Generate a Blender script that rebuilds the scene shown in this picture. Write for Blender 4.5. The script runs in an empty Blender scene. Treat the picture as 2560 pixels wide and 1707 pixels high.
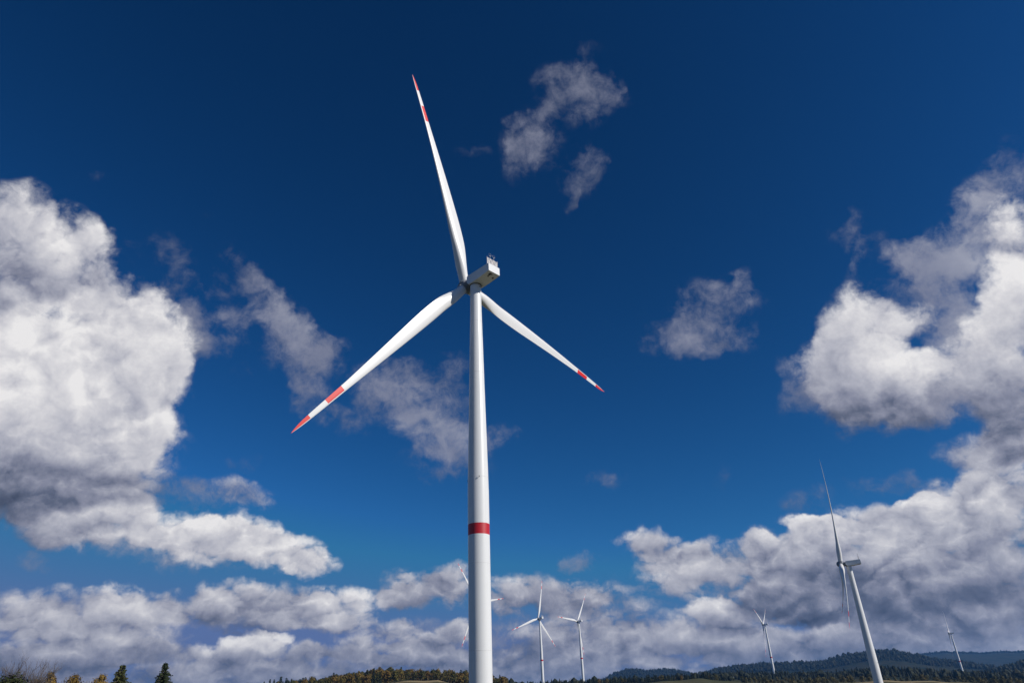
import bpy, bmesh, math, random
import numpy as np
from mathutils import Matrix, Vector, noise as mnoise

random.seed(7)
RNG = np.random.default_rng(11)
S = bpy.context.scene
COL = S.collection
R_ = math.radians

# ------------------------------------------------------------------ camera, light, exposure
cam_data = bpy.data.cameras.new("camera")
cam_data.sensor_width = 36.0
cam_data.lens = 36.0 * 1707.0 / 2560.0
cam_data.clip_start = 0.3
cam_data.clip_end = 60000.0
cam = bpy.data.objects.new("camera", cam_data)
COL.objects.link(cam)
cam.location = (0, 0, 1.7)
cam.rotation_euler = (Matrix.Rotation(R_(90 + 27.9), 3, 'X') @ Matrix.Rotation(R_(-2.33), 3, 'Z')).to_euler()
S.camera = cam

SUN_AZ, SUN_EL = 113.0, 31.0            # clockwise from +Y (the way the camera looks), above the horizon
sun_dir = Vector((math.sin(R_(SUN_AZ)) * math.cos(R_(SUN_EL)), math.cos(R_(SUN_AZ)) * math.cos(R_(SUN_EL)), math.sin(R_(SUN_EL))))
sd = bpy.data.lights.new("sun", 'SUN')
sd.energy = 4.1
sd.angle = R_(0.53)
sd.color = (1.0, 0.965, 0.91)
sun = bpy.data.objects.new("sun", sd)
COL.objects.link(sun)
sun.rotation_euler = sun_dir.to_track_quat('Z', 'Y').to_euler()
sun.location = (0, 0, 300)

S.view_settings.view_transform = 'Standard'
S.view_settings.look = 'None'
S.view_settings.exposure = 0.0
S.view_settings.gamma = 1.0
S.view_settings.use_curve_mapping = False
S.render.engine = 'CYCLES'
S.cycles.use_denoising = True
S.cycles.max_bounces = 6
S.cycles.diffuse_bounces = 2
S.cycles.glossy_bounces = 2
S.cycles.transparent_max_bounces = 8
S.cycles.volume_bounces = 0

# ------------------------------------------------------------------ sky: Nishita air with broken cumulus in front of it
# one row per puff of cloud: direction (x/y, z/y), half sizes, turn, thickness, brightness
PUFFS = [
    (-0.922,0.813,0.116,0.078,2.27,1.40,0.68), (-0.819,0.788,0.083,0.060,2.48,1.40,0.82), (-0.742,0.736,0.063,0.043,2.14,1.30,0.85), (-0.863,0.695,0.090,0.053,2.88,1.30,0.55),
    (-0.881,0.642,0.054,0.038,2.46,1.20,0.66), (-0.756,0.672,0.081,0.035,2.64,1.00,0.58), (-0.673,0.641,0.080,0.060,2.34,1.30,0.78), (-0.778,0.585,0.134,0.088,2.80,1.60,0.90),
    (-0.631,0.554,0.094,0.071,2.35,1.40,0.86), (-0.697,0.500,0.141,0.084,2.92,1.80,1.00), (-0.801,0.513,0.117,0.083,2.49,1.60,0.95), (-0.578,0.441,0.075,0.057,2.26,1.40,0.85),
    (-0.639,0.407,0.113,0.064,2.96,1.50,0.86), (-0.771,0.413,0.115,0.064,2.93,1.50,0.82), (-0.545,0.381,0.055,0.043,2.30,0.90,0.70), (-0.729,0.361,0.130,0.042,3.06,1.40,0.60),
    (-0.612,0.349,0.089,0.041,3.02,1.20,0.62), (-0.742,0.314,0.128,0.044,3.05,1.90,0.34), (-0.627,0.302,0.100,0.030,3.07,1.20,0.42), (0.751,0.322,0.054,0.030,-3.02,1.20,0.46),
    (-0.705,0.276,0.099,0.029,3.07,0.95,0.45), (-0.565,0.593,0.058,0.046,2.42,0.70,0.55), (-0.548,0.542,0.052,0.035,1.97,0.50,0.50), (-0.685,0.253,0.072,0.031,3.02,1.10,0.55),
    (-0.595,0.278,0.053,0.029,2.98,1.30,0.82), (-0.613,0.247,0.091,0.031,3.06,1.30,0.70), (-0.503,0.236,0.077,0.028,3.07,1.40,0.86), (-0.450,0.222,0.076,0.028,3.07,1.40,0.80),
    (-0.400,0.229,0.064,0.026,3.06,1.40,0.88), (-0.347,0.208,0.057,0.026,3.06,1.40,0.85), (-0.302,0.191,0.041,0.018,3.07,1.20,0.80), (-0.433,0.197,0.100,0.013,3.10,0.80,0.55),
    (-0.544,0.219,0.095,0.017,3.09,0.90,0.62), (-0.481,0.290,0.079,0.025,3.08,0.90,0.52), (-0.410,0.293,0.047,0.029,2.97,1.00,0.60), (-0.544,0.312,0.067,0.027,3.05,0.80,0.42),
    (-0.691,0.207,0.038,0.015,2.75,0.70,0.50), (-0.688,0.134,0.068,0.028,3.03,1.20,0.66), (-0.623,0.137,0.056,0.025,3.02,1.10,0.60), (-0.567,0.146,0.038,0.025,2.87,1.30,0.85),
    (-0.520,0.136,0.049,0.024,3.03,1.20,0.70), (-0.454,0.139,0.061,0.022,3.07,1.20,0.60), (-0.401,0.148,0.055,0.023,3.06,1.20,0.70), (-0.384,0.119,0.066,0.020,3.09,1.20,0.42),
    (-0.339,0.142,0.049,0.024,3.05,1.10,0.60), (-0.301,0.124,0.042,0.022,3.05,1.00,0.66), (-0.247,0.127,0.051,0.027,3.06,1.30,0.80), (-0.263,0.106,0.060,0.012,3.10,1.00,0.55),
    (-0.654,0.099,0.103,0.032,3.07,1.30,0.62), (-0.549,0.106,0.091,0.027,3.08,1.20,0.60), (-0.670,0.073,0.130,0.015,3.10,1.20,0.38), (-0.554,0.079,0.119,0.014,3.10,1.10,0.42),
    (-0.346,0.092,0.033,0.011,3.08,1.80,1.00), (-0.390,0.081,0.059,0.013,3.09,1.30,0.78), (-0.341,0.066,0.076,0.019,3.09,1.20,0.55), (-0.418,0.069,0.053,0.017,3.08,1.10,0.60),
    (-0.238,0.086,0.024,0.011,3.07,0.80,0.58), (-0.581,0.043,0.291,0.026,3.10,1.20,0.46), (-0.176,0.034,0.288,0.026,3.10,1.10,0.46), (0.167,0.026,0.285,0.036,3.11,1.20,0.48),
    (0.511,0.029,0.227,0.041,3.11,1.30,0.46), (-0.145,0.147,0.055,0.024,3.09,1.30,0.60), (-0.096,0.154,0.037,0.027,3.05,1.20,0.60), (-0.175,0.137,0.036,0.017,3.08,1.10,0.55),
    (-0.220,0.082,0.033,0.013,3.09,1.30,0.62), (-0.176,0.097,0.036,0.013,3.09,1.20,0.60), (-0.140,0.075,0.042,0.013,3.10,1.30,0.60), (-0.108,0.062,0.035,0.011,3.10,1.20,0.54),
    (-0.189,0.066,0.047,0.011,3.10,1.20,0.54), (-0.260,0.068,0.047,0.011,3.10,1.20,0.52), (-0.090,0.094,0.030,0.014,3.09,1.20,0.60), (-0.154,0.054,0.070,0.009,3.10,1.20,0.46),
    (-0.024,0.137,0.042,0.026,3.10,1.10,0.62), (0.030,0.123,0.072,0.027,3.11,1.00,0.52), (0.076,0.171,0.034,0.015,3.11,0.90,0.55), (0.101,0.115,0.078,0.031,3.11,1.10,0.54),
    (0.175,0.200,0.040,0.020,3.13,1.20,0.72), (0.212,0.180,0.049,0.023,3.13,1.10,0.60), (0.232,0.147,0.067,0.032,3.14,1.30,0.68), (0.262,0.166,0.043,0.027,-3.10,1.10,0.60),
    (-0.120,0.093,0.071,0.017,3.10,0.90,0.56), (-0.003,0.069,0.146,0.026,3.10,1.00,0.48), (0.115,0.070,0.087,0.026,3.11,1.00,0.54), (0.252,0.104,0.036,0.012,3.12,1.50,0.82),
    (0.209,0.077,0.070,0.026,3.12,1.20,0.58), (0.282,0.059,0.069,0.021,3.12,1.00,0.48), (-0.031,0.097,0.047,0.017,3.10,0.80,0.50), (0.346,0.172,0.050,0.034,-3.02,1.20,0.58),
    (0.428,0.202,0.050,0.026,-3.11,1.40,0.80), (0.388,0.164,0.067,0.038,-3.09,1.40,0.55), (0.493,0.212,0.063,0.028,-3.12,1.40,0.74), (0.493,0.169,0.092,0.039,-3.13,1.50,0.64),
    (0.586,0.208,0.081,0.036,-3.11,1.50,0.72), (0.640,0.237,0.076,0.037,-3.09,1.40,0.70), (0.714,0.267,0.072,0.041,-3.01,1.40,0.62), (0.582,0.160,0.091,0.034,-3.13,1.40,0.64),
    (0.688,0.198,0.072,0.049,-2.83,1.50,0.64), (0.513,0.130,0.119,0.024,3.11,1.60,0.40), (0.417,0.111,0.101,0.031,3.13,1.60,0.40), (0.485,0.097,0.094,0.025,3.12,1.60,0.34),
    (0.389,0.092,0.070,0.015,3.11,1.40,0.32), (0.631,0.126,0.078,0.033,-3.11,1.40,0.42), (0.560,0.270,0.083,0.016,3.11,0.70,0.45), (0.427,0.249,0.038,0.022,-3.08,0.60,0.42),
    (0.510,0.063,0.115,0.019,3.11,1.20,0.50), (0.611,0.068,0.087,0.026,3.13,1.20,0.46), (0.650,0.094,0.059,0.022,-3.13,1.20,0.44), (0.578,0.091,0.070,0.022,3.14,1.30,0.44),
    (0.533,0.082,0.070,0.019,3.13,1.20,0.44), (0.331,0.126,0.060,0.033,-3.11,1.20,0.52), (0.294,0.091,0.053,0.026,-3.13,1.20,0.48), (0.403,0.054,0.115,0.019,3.11,1.10,0.50),
    (0.571,0.037,0.114,0.015,3.11,1.10,0.50), (0.583,0.526,0.079,0.062,0.82,1.40,0.78), (0.529,0.469,0.073,0.057,-2.79,1.40,0.70), (0.460,0.418,0.046,0.027,-2.57,0.80,0.45),
    (0.608,0.453,0.067,0.051,-2.76,1.50,0.95), (0.561,0.410,0.079,0.044,-3.08,1.40,0.56), (0.540,0.370,0.070,0.029,-3.14,1.10,0.42), (0.459,0.456,0.036,0.026,1.61,0.70,0.55),
    (0.487,0.417,0.040,0.032,-2.70,0.80,0.50), (0.628,0.392,0.056,0.037,-2.95,1.20,0.47), (0.684,0.386,0.042,0.028,-2.92,0.90,0.42), (0.780,0.493,0.090,0.063,0.85,1.40,0.76),
    (0.725,0.574,0.050,0.038,-2.50,0.85,0.58), (0.692,0.517,0.049,0.036,0.90,0.95,0.60), (0.746,0.548,0.054,0.033,1.05,0.90,0.64), (0.854,0.594,0.103,0.054,1.08,1.30,0.78),
    (0.710,0.445,0.078,0.049,-2.98,1.40,0.62), (0.771,0.419,0.079,0.053,-2.86,1.40,0.54), (0.759,0.361,0.060,0.040,-2.85,1.20,0.42), (0.704,0.311,0.078,0.026,3.14,1.10,0.50),
    (0.729,0.654,0.062,0.042,-2.93,0.90,0.62), (0.786,0.688,0.070,0.052,0.72,0.95,0.70), (0.851,0.763,0.078,0.050,-2.38,0.97,0.72), (0.778,0.643,0.048,0.034,-2.81,0.70,0.60),
    (0.854,0.685,0.062,0.041,0.93,0.80,0.70), (0.928,0.820,0.082,0.051,-2.37,0.97,0.66), (0.895,0.702,0.074,0.049,0.90,1.10,0.78), (0.729,0.609,0.046,0.030,-2.96,0.60,0.55),
    (0.678,0.598,0.050,0.039,-2.48,0.97,0.60), (0.706,0.655,0.044,0.034,-2.69,0.70,0.60), (0.666,0.548,0.043,0.033,-2.68,1.15,0.72), (0.434,0.214,0.037,0.015,3.14,1.50,0.96),
    (0.577,0.230,0.044,0.018,-3.13,1.30,0.88), (0.338,0.190,0.031,0.015,-3.13,1.20,0.80), (0.665,0.256,0.045,0.017,-3.13,1.20,0.84), (0.600,0.712,0.045,0.028,2.94,0.60,0.50),
    (0.618,0.650,0.052,0.020,1.26,0.60,0.55), (0.620,0.730,0.028,0.019,1.13,0.50,0.50), (0.654,0.686,0.026,0.020,0.74,0.45,0.45), (0.965,0.899,0.042,0.026,0.98,0.40,0.40),
    (0.296,0.534,0.048,0.039,-2.96,0.90,0.60), (0.328,0.572,0.065,0.049,-3.03,0.75,0.50), (0.386,0.591,0.046,0.040,-2.64,0.85,0.56), (0.350,0.513,0.068,0.032,3.14,0.75,0.50),
    (0.253,0.534,0.044,0.037,-2.92,0.65,0.45), (0.309,0.502,0.050,0.019,3.12,0.50,0.42), (0.414,0.620,0.026,0.020,1.11,0.40,0.50), (0.136,1.110,0.083,0.080,1.26,0.80,0.46),
    (0.194,1.085,0.060,0.055,1.28,0.85,0.55), (0.235,1.067,0.032,0.029,-2.91,0.50,0.42), (0.172,1.166,0.039,0.036,1.33,0.50,0.42), (0.075,1.058,0.054,0.039,-2.13,0.55,0.46),
    (0.048,0.994,0.072,0.042,-1.94,0.95,0.56), (0.079,0.964,0.043,0.030,3.09,0.50,0.44), (0.006,0.950,0.045,0.025,1.55,0.40,0.42), (0.026,0.916,0.053,0.032,1.54,0.55,0.46),
    (0.151,1.018,0.048,0.033,3.11,0.50,0.42), (0.146,0.899,0.059,0.038,1.47,0.85,0.46), (0.113,0.852,0.046,0.021,1.60,0.60,0.42), (0.173,0.881,0.037,0.020,1.46,0.50,0.42),
    (0.080,0.919,0.042,0.020,3.09,0.35,0.40), (0.188,1.234,0.027,0.023,1.41,0.40,0.38), (0.116,0.831,0.039,0.016,1.49,0.40,0.38), (-0.049,0.942,0.024,0.013,2.44,0.40,0.38),
    (0.118,1.169,0.027,0.026,-3.11,0.40,0.40), (-0.641,0.740,0.045,0.028,2.91,0.55,0.42), (-0.603,0.748,0.045,0.027,2.59,0.65,0.46), (-0.573,0.713,0.036,0.028,2.34,0.55,0.44),
    (-0.598,0.682,0.049,0.035,2.78,0.38,0.40), (-0.520,0.674,0.051,0.025,2.71,0.60,0.46), (-0.469,0.694,0.051,0.030,2.65,0.75,0.50), (-0.435,0.670,0.040,0.033,2.41,0.80,0.56),
    (-0.408,0.628,0.055,0.042,2.09,0.97,0.68), (-0.379,0.580,0.051,0.038,2.27,0.95,0.62), (-0.464,0.609,0.055,0.028,-3.08,0.75,0.53), (-0.491,0.593,0.037,0.023,2.94,0.60,0.50),
    (-0.345,0.541,0.051,0.033,2.36,0.85,0.54), (-0.309,0.507,0.040,0.033,2.04,0.70,0.48), (-0.348,0.504,0.045,0.038,2.60,0.60,0.45), (-0.512,0.540,0.053,0.020,-3.06,0.60,0.46),
    (-0.475,0.559,0.032,0.025,-2.51,0.60,0.48), (-0.546,0.566,0.048,0.028,1.89,0.60,0.48), (-0.564,0.627,0.053,0.041,2.26,0.60,0.46), (-0.449,0.497,0.019,0.015,2.73,0.50,0.42),
    (-0.402,0.535,0.045,0.032,2.90,0.45,0.42), (-0.500,0.743,0.025,0.020,2.63,0.45,0.42), (-0.309,0.433,0.059,0.030,2.69,0.75,0.50), (-0.258,0.399,0.040,0.020,2.79,0.70,0.47),
    (-0.336,0.453,0.035,0.023,2.99,0.45,0.42), (-0.224,0.456,0.041,0.037,2.48,0.85,0.50), (-0.168,0.461,0.043,0.037,2.86,0.85,0.50), (-0.136,0.426,0.047,0.035,2.80,0.80,0.50),
    (-0.190,0.413,0.046,0.026,3.05,0.55,0.46), (-0.125,0.381,0.052,0.030,2.88,0.95,0.60), (-0.087,0.365,0.047,0.028,3.07,0.97,0.60), (-0.024,0.359,0.031,0.027,3.05,0.85,0.50),
    (-0.098,0.481,0.034,0.028,2.46,0.75,0.48), (-0.084,0.420,0.037,0.032,1.68,0.70,0.48), (-0.117,0.339,0.060,0.025,3.09,0.60,0.44), (-0.137,0.315,0.021,0.015,-2.85,0.55,0.43),
    (-0.071,0.319,0.053,0.023,3.09,0.50,0.42), (-0.215,0.425,0.035,0.022,3.03,0.50,0.44), (0.123,0.279,0.033,0.011,2.93,0.60,0.45), (0.312,0.278,0.020,0.014,1.26,0.42,0.40),
    (-0.786,0.919,0.018,0.011,2.84,0.35,0.35), (-0.397,0.343,0.019,0.012,2.96,0.35,0.40), (-0.552,0.814,0.013,0.009,2.90,0.35,0.35), (-0.431,0.348,0.017,0.012,2.88,0.30,0.40)]


B_MEAN, B_EDGE, B_REL = 0.5, 0.62, 0.34

class Nodes:
    """short-hand for building a node tree in the order it is evaluated"""
    def __init__(self, nt):
        self.nt = nt
    def put(self, sock, v):
        if isinstance(v, bpy.types.NodeSocket):
            self.nt.links.new(v, sock)
        else:
            sock.default_value = v
    def new(self, kind, **kw):
        n = self.nt.nodes.new(kind)
        for k, v in kw.items():
            setattr(n, k, v)
        return n
    def math(self, op, a, b=0.0, c=0.0, clamp=False):
        n = self.new('ShaderNodeMath', operation=op, use_clamp=clamp)
        self.put(n.inputs[0], a); self.put(n.inputs[1], b); self.put(n.inputs[2], c)
        return n.outputs[0]
    def vec(self, op, a, b=(0, 0, 0), out=0, scale=None):
        n = self.new('ShaderNodeVectorMath', operation=op)
        self.put(n.inputs[0], a)
        if scale is not None:
            self.put(n.inputs['Scale'], scale)
        else:
            self.put(n.inputs[1], b)
        return n.outputs[out]
    def noise(self, vec, scale, detail=4.0, rough=0.5, lac=2.0, out='Fac', dist=0.0):
        n = self.new('ShaderNodeTexNoise')
        self.put(n.inputs['Vector'], vec)
        n.inputs['Scale'].default_value = scale
        n.inputs['Detail'].default_value = detail
        n.inputs['Roughness'].default_value = rough
        n.inputs['Lacunarity'].default_value = lac
        n.inputs['Distortion'].default_value = dist
        return n.outputs[out]
    def ramp(self, fac, stops, interp='LINEAR'):
        n = self.new('ShaderNodeValToRGB')
        cr = n.color_ramp
        cr.interpolation = interp
        while len(cr.elements) < len(stops):
            cr.elements.new(0.5)
        for e, (p, c) in zip(cr.elements, stops):
            e.position = p
            e.color = (*c, 1) if len(c) == 3 else c
        self.put(n.inputs[0], fac)
        return n.outputs[0]
    def mixc(self, fac, a, b, blend='MIX'):
        n = self.new('ShaderNodeMix', data_type='RGBA', blend_type=blend)
        self.put(n.inputs[0], fac)
        for i, v in ((6, a), (7, b)):
            self.put(n.inputs[i], (*v, 1) if isinstance(v, tuple) and len(v) == 3 else v)
        return n.outputs[2]
    def smooth(self, v, lo, hi):
        n = self.new('ShaderNodeMapRange', interpolation_type='SMOOTHSTEP')
        self.put(n.inputs[0], v); self.put(n.inputs[1], lo); self.put(n.inputs[2], hi)
        return n.outputs[0]

def srgb(r, g, b):
    f = lambda c: (c / 255 / 12.92) if c <= 10 else ((c / 255 + 0.055) / 1.055) ** 2.4
    return (f(r), f(g), f(b))

world = bpy.data.worlds.new("World")
S.world = world
world.use_nodes = True
world.cycles.sampling_method = 'MANUAL'
world.cycles.sample_map_resolution = 512
N = Nodes(world.node_tree)
world.node_tree.nodes.clear()
sky = N.new('ShaderNodeTexSky', sky_type='NISHITA', sun_disc=False)
sky.sun_elevation = R_(SUN_EL)
sky.sun_rotation = R_(SUN_AZ)
sky.altitude = 600
sky.air_density = 1.0
sky.dust_density = 0.0
sky.ozone_density = 5.0
# deep polarised blue: the same air, its contrast between the colours raised
sky_pow = N.vec('POWER', N.vec('SCALE', sky.outputs[0], scale=0.1), (2.1, 1.55, 1.515))
sky_col = N.vec('MINIMUM', N.vec('MULTIPLY', sky_pow, (1.05, 0.92, 1.02)), srgb(92, 114, 163))

d = N.new('ShaderNodeTexCoord').outputs['Generated']
sx = N.new('ShaderNodeSeparateXYZ'); N.put(sx.inputs[0], d)
front = N.smooth(sx.outputs[1], 0.12, 0.25)
ysafe = N.math('MAXIMUM', sx.outputs[1], 0.1)
cu = N.new('ShaderNodeCombineXYZ')
N.put(cu.inputs[0], N.math('DIVIDE', sx.outputs[0], ysafe))
N.put(cu.inputs[1], N.math('DIVIDE', sx.outputs[2], ysafe))
uw0 = cu.outputs[0]
low = N.smooth(sx.outputs[2], 0.42, 0.10)          # 1 near the horizon, where the clouds are farther off and look smaller
# bend the outlines
wn = N.noise(d, 8.0, 4.0, 0.6, out='Color')
wn2 = N.noise(d, 21.0, 4.0, 0.6, out='Color')
warp = N.vec('ADD', N.vec('SCALE', N.vec('SUBTRACT', wn, (0.5, 0.5, 0.5)), scale=N.math('MULTIPLY_ADD', low, -0.075, 0.13)),
             N.vec('SCALE', N.vec('SUBTRACT', wn2, (0.5, 0.5, 0.5)), scale=0.045))
uw = N.vec('ADD', uw0, N.vec('MULTIPLY', warp, (1, 0.85, 0)))
su = N.new('ShaderNodeSeparateXYZ'); N.put(su.inputs[0], uw)
# turbulence: big billows high up, smaller ones low down, and the same a little nearer the sun for their lit sides
def mixf(f, a, b):
    m = N.new('ShaderNodeMix')
    N.put(m.inputs[0], f); N.put(m.inputs[2], a); N.put(m.inputs[3], b)
    return m.outputs[0]
def billow(v, scale, detail):
    """rounded lobes with creases between them, 0..1"""
    n = N.new('ShaderNodeTexNoise', noise_type='RIDGED_MULTIFRACTAL', normalize=True)
    N.put(n.inputs['Vector'], v)
    for k, x in (('Scale', scale), ('Detail', detail), ('Roughness', 0.60), ('Lacunarity', 2.1), ('Offset', 0.85), ('Gain', 1.6), ('Distortion', 0.12)):
        n.inputs[k].default_value = x
    return n.outputs[0]
SUNWARD = (0.010, -0.003, 0.014)
dv = N.vec('ADD', d, N.vec('SCALE', N.vec('SUBTRACT', wn2, (0.5, 0.5, 0.5)), scale=0.02))
ds = N.vec('ADD', dv, SUNWARD)
fl = N.vec('MULTIPLY', dv, (1, 1, 1.8))                # low clouds are seen from the side: flatter
fs = N.vec('MULTIPLY', ds, (1, 1, 1.8))
b0 = mixf(low, billow(dv, 8.0, 7.0), billow(fl, 17.0, 6.0))
b1 = mixf(low, billow(ds, 8.0, 7.0), billow(fs, 17.0, 6.0))
f0 = mixf(low, N.noise(d, 6.0, 6.0, 0.55), N.noise(fl, 13.0, 6.0, 0.6))
f1 = N.noise(N.vec('ADD', dv, (3.1, 0, 0)), 30.0, 8.0, 0.60, 2.1, dist=0.3)
f2 = N.noise(dv, 85.0, 5.0, 0.65)
# ragged outline of cumulus, torn fibres of thin cloud, light and shade on the lobes
edge = N.math('ADD', N.math('MULTIPLY', N.math('SUBTRACT', B_MEAN, b0), B_EDGE),
              N.math('ADD', N.math('MULTIPLY', N.math('SUBTRACT', f2, 0.5), 0.8), N.math('MULTIPLY_ADD', N.math('SUBTRACT', f1, 0.5), 1.3, N.math('MULTIPLY', N.math('SUBTRACT', f0, 0.5), 0.9))))
shred = N.math('ADD', N.math('MULTIPLY', N.math('SUBTRACT', f1, 0.5), 3.1),
               N.math('MULTIPLY_ADD', N.math('SUBTRACT', f2, 0.5), 1.3, N.math('MULTIPLY', N.math('SUBTRACT', f0, 0.5), 1.8)))
relief = N.math('ADD', N.math('MULTIPLY', N.math('SUBTRACT', b1, b0), N.math('MULTIPLY_ADD', low, -0.17, B_REL)),
                N.math('MULTIPLY_ADD', N.math('SUBTRACT', f0, 0.5), N.math('MULTIPLY_ADD', low, -0.30, 0.60), N.math('MULTIPLY_ADD', N.math('SUBTRACT', f2, 0.5), 0.22, N.math('MULTIPLY', N.math('SUBTRACT', f1, 0.5), 0.46))))
TONES = [(0.0, srgb(52, 61, 82)), (0.3, srgb(96, 103, 124)), (0.5, srgb(138, 141, 159)),
         (0.72, srgb(180, 181, 192)), (0.9, srgb(210, 209, 214)), (1.08, srgb(238, 236, 236))]
TONES = [(p / 1.08, c) for p, c in TONES]

def cloud_field(puffs):
    """sky with these puffs of cloud before it, as a node group of its own"""
    gt = bpy.data.node_groups.new('cloud_puffs', 'ShaderNodeTree')
    for nm, ty in (('u', 'Float'), ('w', 'Float'), ('edge', 'Float'), ('shred', 'Float'), ('relief', 'Float'), ('front', 'Float'), ('sky', 'Color')):
        gt.interface.new_socket(nm, in_out='INPUT', socket_type='NodeSocket' + ty)
    gt.interface.new_socket('shader', in_out='OUTPUT', socket_type='NodeSocketShader')
    G = Nodes(gt)
    gi = G.new('NodeGroupInput').outputs
    F, T = [0.0, 0.0], [0.0, 0.0]
    last = 0.0
    for (u, w, ru, rw, rot, den, tone) in puffs:
        k = 1 if 0 < den < 1.0 else 0                 # 0 heaped cumulus, 1 thin torn cloud
        # (the running sum rides along as z, scaled to nothing, so that the puffs are worked out one after the other)
        cp = G.new('ShaderNodeCombineXYZ')
        G.put(cp.inputs[0], gi[0]); G.put(cp.inputs[1], gi[1]); G.put(cp.inputs[2], last)
        m = G.new('ShaderNodeMapping', vector_type='TEXTURE')
        G.put(m.inputs[0], cp.outputs[0])
        m.inputs[1].default_value = (u, w, 0)
        m.inputs[2].default_value = (0, 0, rot)
        m.inputs[3].default_value = (ru * PUFF, rw * PUFF, 1e9)
        r2 = G.vec('DOT_PRODUCT', m.outputs[0], m.outputs[0], out=1)
        g = G.math('MAXIMUM', G.math('SUBTRACT', 1.0, r2), 0.0)
        # each puff is brighter on the side turned to the sun and greyer below
        c, s_ = math.cos(rot), math.sin(rot)
        lx, ly = 0.30 * LIT[k], 0.95 * LIT[k]
        lit = G.math('ADD', G.vec('DOT_PRODUCT', m.outputs[0], (c * lx + s_ * ly, -s_ * lx + c * ly, 0), out=1), tone)
        gd = G.math('MULTIPLY', g, den)
        F[k] = G.math('ADD', F[k], gd)
        T[k] = last = G.math('MULTIPLY_ADD', gd, lit, T[k])
    col = gi[6]
    for k in (1, 0):
        if isinstance(F[k], float):
            continue
        tn = G.math('DIVIDE', T[k], G.math('MAXIMUM', F[k], 0.001))
        Fk = G.math('MULTIPLY', F[k], gi[5])
        cov = G.math('MINIMUM', G.math('MULTIPLY', Fk, 2.5), 1.0)
        Fn = G.math('MULTIPLY_ADD', gi[2 + k], cov, Fk)
        if k == 0:
            alpha = G.math('MULTIPLY', G.smooth(Fn, 0.0, 1.32), 0.985)
            tn = G.math('ADD', G.math('MULTIPLY_ADD', tn, 1.16, -0.085), gi[4])
        else:
            alpha = G.math('MULTIPLY', G.smooth(Fn, 0.02, 2.05), 0.72)
            tn = G.math('MULTIPLY_ADD', gi[4], 0.35, G.math('SUBTRACT', tn, 0.05))
        col = G.mixc(alpha, col, G.ramp(G.math('MULTIPLY', tn, 1 / 1.08), TONES))
    b = G.new('ShaderNodeBackground')
    b.inputs[1].default_value = 0.1
    G.put(b.inputs[0], G.vec('SCALE', col, scale=10.0))
    go = G.new('NodeGroupOutput')
    G.put(go.inputs[0], b.outputs[0])
    inst = N.new('ShaderNodeGroup')
    inst.node_tree = gt
    for k, v in enumerate((su.outputs[0], su.outputs[1], edge, shred, relief, front, sky_col)):
        N.put(inst.inputs[k], v)
    return inst.outputs[0]

def shader_mix(f, a, b):
    m = N.new('ShaderNodeMixShader')
    N.put(m.inputs[0], f); N.put(m.inputs[1], a); N.put(m.inputs[2], b)
    return m.outputs[0]

PUFF = 1.25
LIT = (0.17, 0.06)
def near(lo_u, hi_u, lo_w, hi_w):
    """the puffs that can reach into one piece of the sky"""
    sel = []
    for p in PUFFS:
        c, s_ = abs(math.cos(p[4])), abs(math.sin(p[4]))
        ex = PUFF * math.hypot(p[2] * c, p[3] * s_) + 0.05
        ey = PUFF * math.hypot(p[2] * s_, p[3] * c) + 0.05
        if p[0] + ex > lo_u and p[0] - ex < hi_u and p[1] + ey > lo_w and p[1] - ey < hi_w:
            sel.append(p)
    return sel
# worked out piece by piece (by direction), so that each piece only reckons with the clouds that reach it
def columns(edges_, lo_w, hi_w):
    sh = cloud_field(near(edges_[0], edges_[1], lo_w, hi_w))
    for i in range(1, len(edges_) - 1):
        nxt = cloud_field(near(edges_[i], edges_[i + 1], lo_w, hi_w))
        sh = shader_mix(N.math('GREATER_THAN', su0.outputs[0], edges_[i]), sh, nxt)
    return sh
su0 = N.new('ShaderNodeSeparateXYZ'); N.put(su0.inputs[0], uw0)
BIG = 9.0
sh = columns([-BIG, -0.30, 0.0, 0.25, BIG], -BIG, 0.125)
sh = shader_mix(N.math('GREATER_THAN', su0.outputs[1], 0.125), sh, columns([-BIG, -0.35, 0.05, 0.36, BIG], 0.125, 0.30))
sh = shader_mix(N.math('GREATER_THAN', su0.outputs[1], 0.30), sh, columns([-BIG, -0.36, 0.10, BIG], 0.30, BIG))
# a scatter of plain clouds over the rest of the sky, behind the camera
bn = N.noise(N.vec('MULTIPLY', d, (1, 1, 2.2)), 2.6, 5.0, 0.55)
bk = N.new('ShaderNodeBackground')
bk.inputs[1].default_value = 0.1
N.put(bk.inputs[0], N.vec('SCALE', N.mixc(N.smooth(bn, 0.54, 0.7), sky_col, srgb(150, 154, 168)), scale=10.0))
sh = shader_mix(N.math('GREATER_THAN', sx.outputs[1], 0.12), bk.outputs[0], sh)
out = N.new('ShaderNodeOutputWorld')
world.node_tree.links.new(sh, out.inputs[0])

# ------------------------------------------------------------------ materials
def material(name):
    m = bpy.data.materials.new(name)
    m.use_nodes = True
    nt = m.node_tree
    return m, Nodes(nt), nt.nodes['Principled BSDF']

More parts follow.
